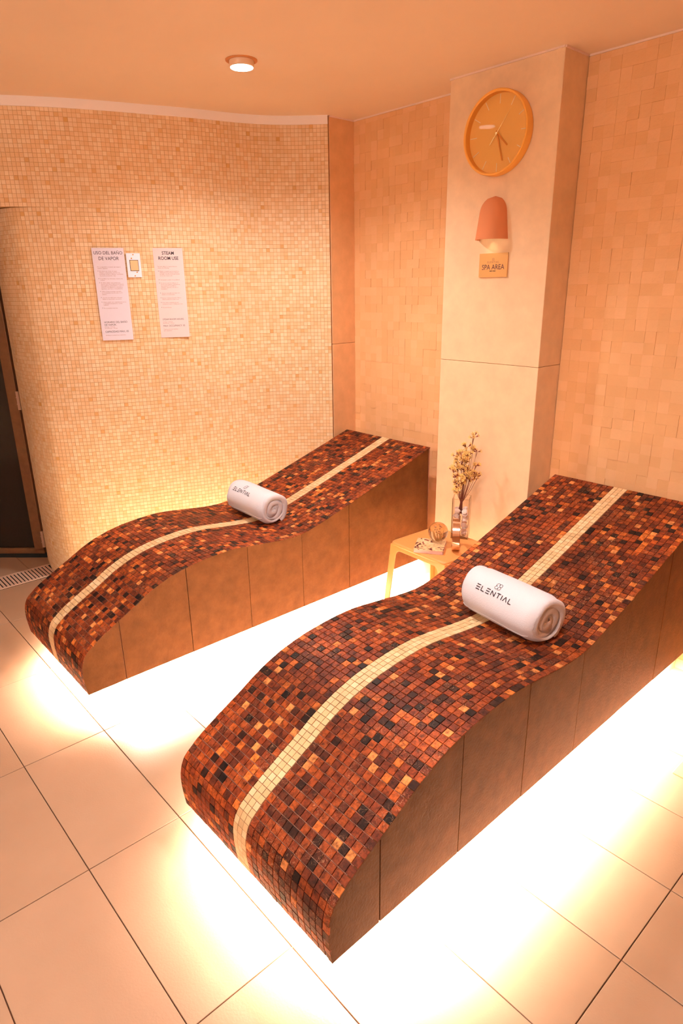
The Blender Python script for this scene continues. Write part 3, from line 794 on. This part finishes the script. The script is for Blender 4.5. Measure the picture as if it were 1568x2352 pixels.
# vase with crystals and dried flowers
def vase():
    c = at_px(1056, 1231, TZ); H = .205; s = .041
    rz = math.radians(32)
    t = thing('glass_vase', 'square clear glass vase holding pink crystals and dried flowers', 'vase', (c.x, c.y, TZ), rz)
    g = thin_glass('vase_glass', (1, .99, .98))
    b = MB(); o_ = [(-s, -s), (s, -s), (s, s), (-s, s)]; th = .003
    for z, q in ((0, s), (H, s), (H, s-th), (.006, s-th)):
        for sx, sy in ((-1, -1), (1, -1), (1, 1), (-1, 1)): b.v.append(Vector((sx*q, sy*q, z)))
    for i in range(3):
        for k in range(4): k2 = (k+1) % 4; b.face([i*4+k, i*4+k2, i*4+4+k2, i*4+4+k])
    b.face([3, 2, 1, 0]); b.face([12, 13, 14, 15]); b.obj('glass_body', g, t)
    e = MB(); e_m = M('vase_edge_tint', (.45, .2, .06), .2)
    for sx, sy in ((-1, -1), (1, -1), (1, 1), (-1, 1)): e.box(sx*s-.0007, sy*s-.0007, 0, sx*s+.0007, sy*s+.0007, H)
    for a, c_ in ((0, 1), (1, 2), (2, 3), (3, 0)):
        p, q = o_[a], o_[c_]; e.tube([(p[0], p[1], H), (q[0], q[1], H)], .0006, 4)
    e.obj('glass_edges', e_m, t)
    rr = random.Random(9); cm = M('rose_quartz', (.94, .72, .64), .5, spec=.6); n = 0
    base = Matrix.Translation((c.x, c.y, TZ)) @ Matrix.Rotation(rz, 4, 'Z')
    meshes = []
    for k in range(5):
        m = MB(); r = .0155; pts = [(r*rr.uniform(.75, 1.1)*math.cos(a), r*rr.uniform(.75, 1.1)*math.sin(a)) for a in [i*PI/3 for i in range(6)]]
        m.prism(pts, lambda p, k_: (p[0]*(1, .8)[k_], p[1]*(1, .8)[k_], (-.010, .010)[k_])); n0 = len(m.v); m.v.append(Vector((0, 0, .018)))
        m.f.pop(1); m.a.pop(1); m.mi.pop(1)
        for i in range(6): m.face([6+i, 6+(i+1) % 6, n0])
        meshes.append(m.mesh('rose_crystal', cm))
    for lev in range(6):
        for ix in range(2):
            for iy in range(2):
                x, y = (-.019+.038*ix)+rr.uniform(-.002, .002), (-.019+.038*iy)+rr.uniform(-.002, .002); z = .024+lev*.0225
                o = link('rose_crystal', meshes[n % 5]); n += 1
                o.matrix_world = base @ Matrix.Translation((x, y, z)) @ Matrix.Rotation(rr.uniform(0, 6.3), 4, Vector((rr.random(), rr.random(), rr.random()+.1)).normalized())
                o['label'] = 'pink quartz crystal in the glass vase, %s layer, %s %s corner' % (('lowest', 'second', 'third', 'fourth', 'fifth', 'topmost')[lev], ('left', 'right')[ix], ('front', 'back')[iy]); o['category'] = 'crystal'; o['group'] = 'crystals in the vase'
    # bouquet
    bq = thing('dried_flower_bouquet', 'bunch of dried yellow flowers with dark stems in the vase', 'flowers', (c.x, c.y, TZ+.125))
    fm = M('dried_petal', (.90, .55, .16), .7); dm = M('dried_calyx', (.28, .045, .035), .8); stm = M('dried_stem', (.26, .06, .035), .8)
    fl = MB()
    for k in range(6):
        a = k*PI/3; r0, r1 = .0014, .0062
        p = [Vector((0, 0, .002)), Vector((r1*.6*math.cos(a-.35), r1*.6*math.sin(a-.35), .0042)), Vector((r1*math.cos(a), r1*math.sin(a), .0065)), Vector((r1*.6*math.cos(a+.35), r1*.6*math.sin(a+.35), .0042))]
        n0 = len(fl.v); fl.v += p; fl.face([n0, n0+1, n0+2, n0+3])
    fl.m = 1; fl.lathe([(.0003, -.006), (.0016, -.001), (.0022, .0022), (.0001, .003)], 6)
    fme = fl.mesh('blossom', [fm, dm])
    st = MB(); tips = []
    rgt = Vector((math.cos(YAW), math.sin(YAW), 0)); bk = Vector((-math.sin(YAW), math.cos(YAW), 0))
    S = .00232                # metres per pixel of height, where the vase stands
    heads = [(18, 122, 3), (6, 100, 5), (22, 96, 2), (-8, 92, 5), (0, 84, 7), (8, 86, 6), (-16, 84, 4), (-14, 72, 6), (-4, 74, 7), (6, 72, 6), (-24, 60, 5), (-12, 60, 7), (0, 60, 8),
             (10, 56, 7), (30, 92, 2), (28, 64, 3), (-16, 46, 7), (-4, 44, 8), (8, 46, 7), (18, 48, 6), (28, 44, 6), (34, 38, 3), (-16, 32, 6), (-10, 24, 6), (-6, 34, 5), (16, 34, 4), (2, 30, 4), (-12, 12, 4), (-20, 52, 4)]
    for (hx, hz, cnt) in heads:
        tip = rgt*(hx*S*.95)+bk*rr.uniform(-.03, .025)+Vector((0, 0, .075+hz*S*1.08)); q = rr.uniform(-.012, .012)
        root_ = rgt*(-.006+rr.uniform(-.012, .012))+bk*rr.uniform(-.012, .012)+Vector((0, 0, rr.uniform(-.015, .005)))
        neck = rgt*(-.002+hx*.00022)+bk*q*.4+Vector((0, 0, .055))
        mid = neck.lerp(tip, .5)+rgt*(hx*.00012)
        st.tube([root_, neck, mid, tip.lerp(mid, .25)], [.0011, .0012, .0011, .0008], 5)
        for k in range(cnt+3):
            d = Vector((rr.uniform(-1, 1), rr.uniform(-1, 1), rr.uniform(-.3, 1.1))); e_ = tip+d*.0135
            st.tube([tip.lerp(mid, .25), tip.lerp(e_, .3), e_], [.0008, .0006, .0005], 4)
            tips.append((e_, (d+Vector((0, 0, .6))-bk*.7).normalized()))
    st.obj('stems', stm, bq, smooth=True)
    for p, d in tips:
        o = link('blossom', fme, bq); o.matrix_local = Matrix.Translation(p) @ d.to_track_quat('Z', 'Y').to_matrix().to_4x4() @ Matrix.Scale(rr.uniform(1.3, 2.0), 4)
vase()

# ---------------------------------------------------------------- floor drain and the plate at the right edge
t = thing('floor_drain', 'slotted metal drain grate in the floor before the dark door', 'drain', (-3.965, .88, 0), math.radians(0))
b = MB(); b.box(-.098, -.36, -.001, .098, .25, .0012); b.obj('recess_shade', BLACK, t)  # flat black sheet painting the shaded recess below the slats
sm = MB(); sm.tile(.094, .0066, .0035, .0006, Matrix.Identity(4)); sme = sm.mesh('slat', DRAINM)
for k in range(29): o = link('slat', sme, t); o.location = (0, -.345+k*.0205, .0012)
for x in (-.086, .086):
    b = MB(); b.box(x-.007, -.36, .001, x+.007, .25, .004); b.obj('edge_bar', DRAINM, t)
P0 = at_px(1543, 1776, 0)
t = thing('floor_plate', 'thin square pale yellow plate on the floor at the right picture edge', 'plate', (P0.x, P0.y, 0), math.radians(0))
b = MB(); b.box(0, 0, 0, .30, .30, .006); bevel(b.obj('slab', M('pale_yellow_stone', (.52, .34, .16), .35, noise=(12, .08)), t), .002)
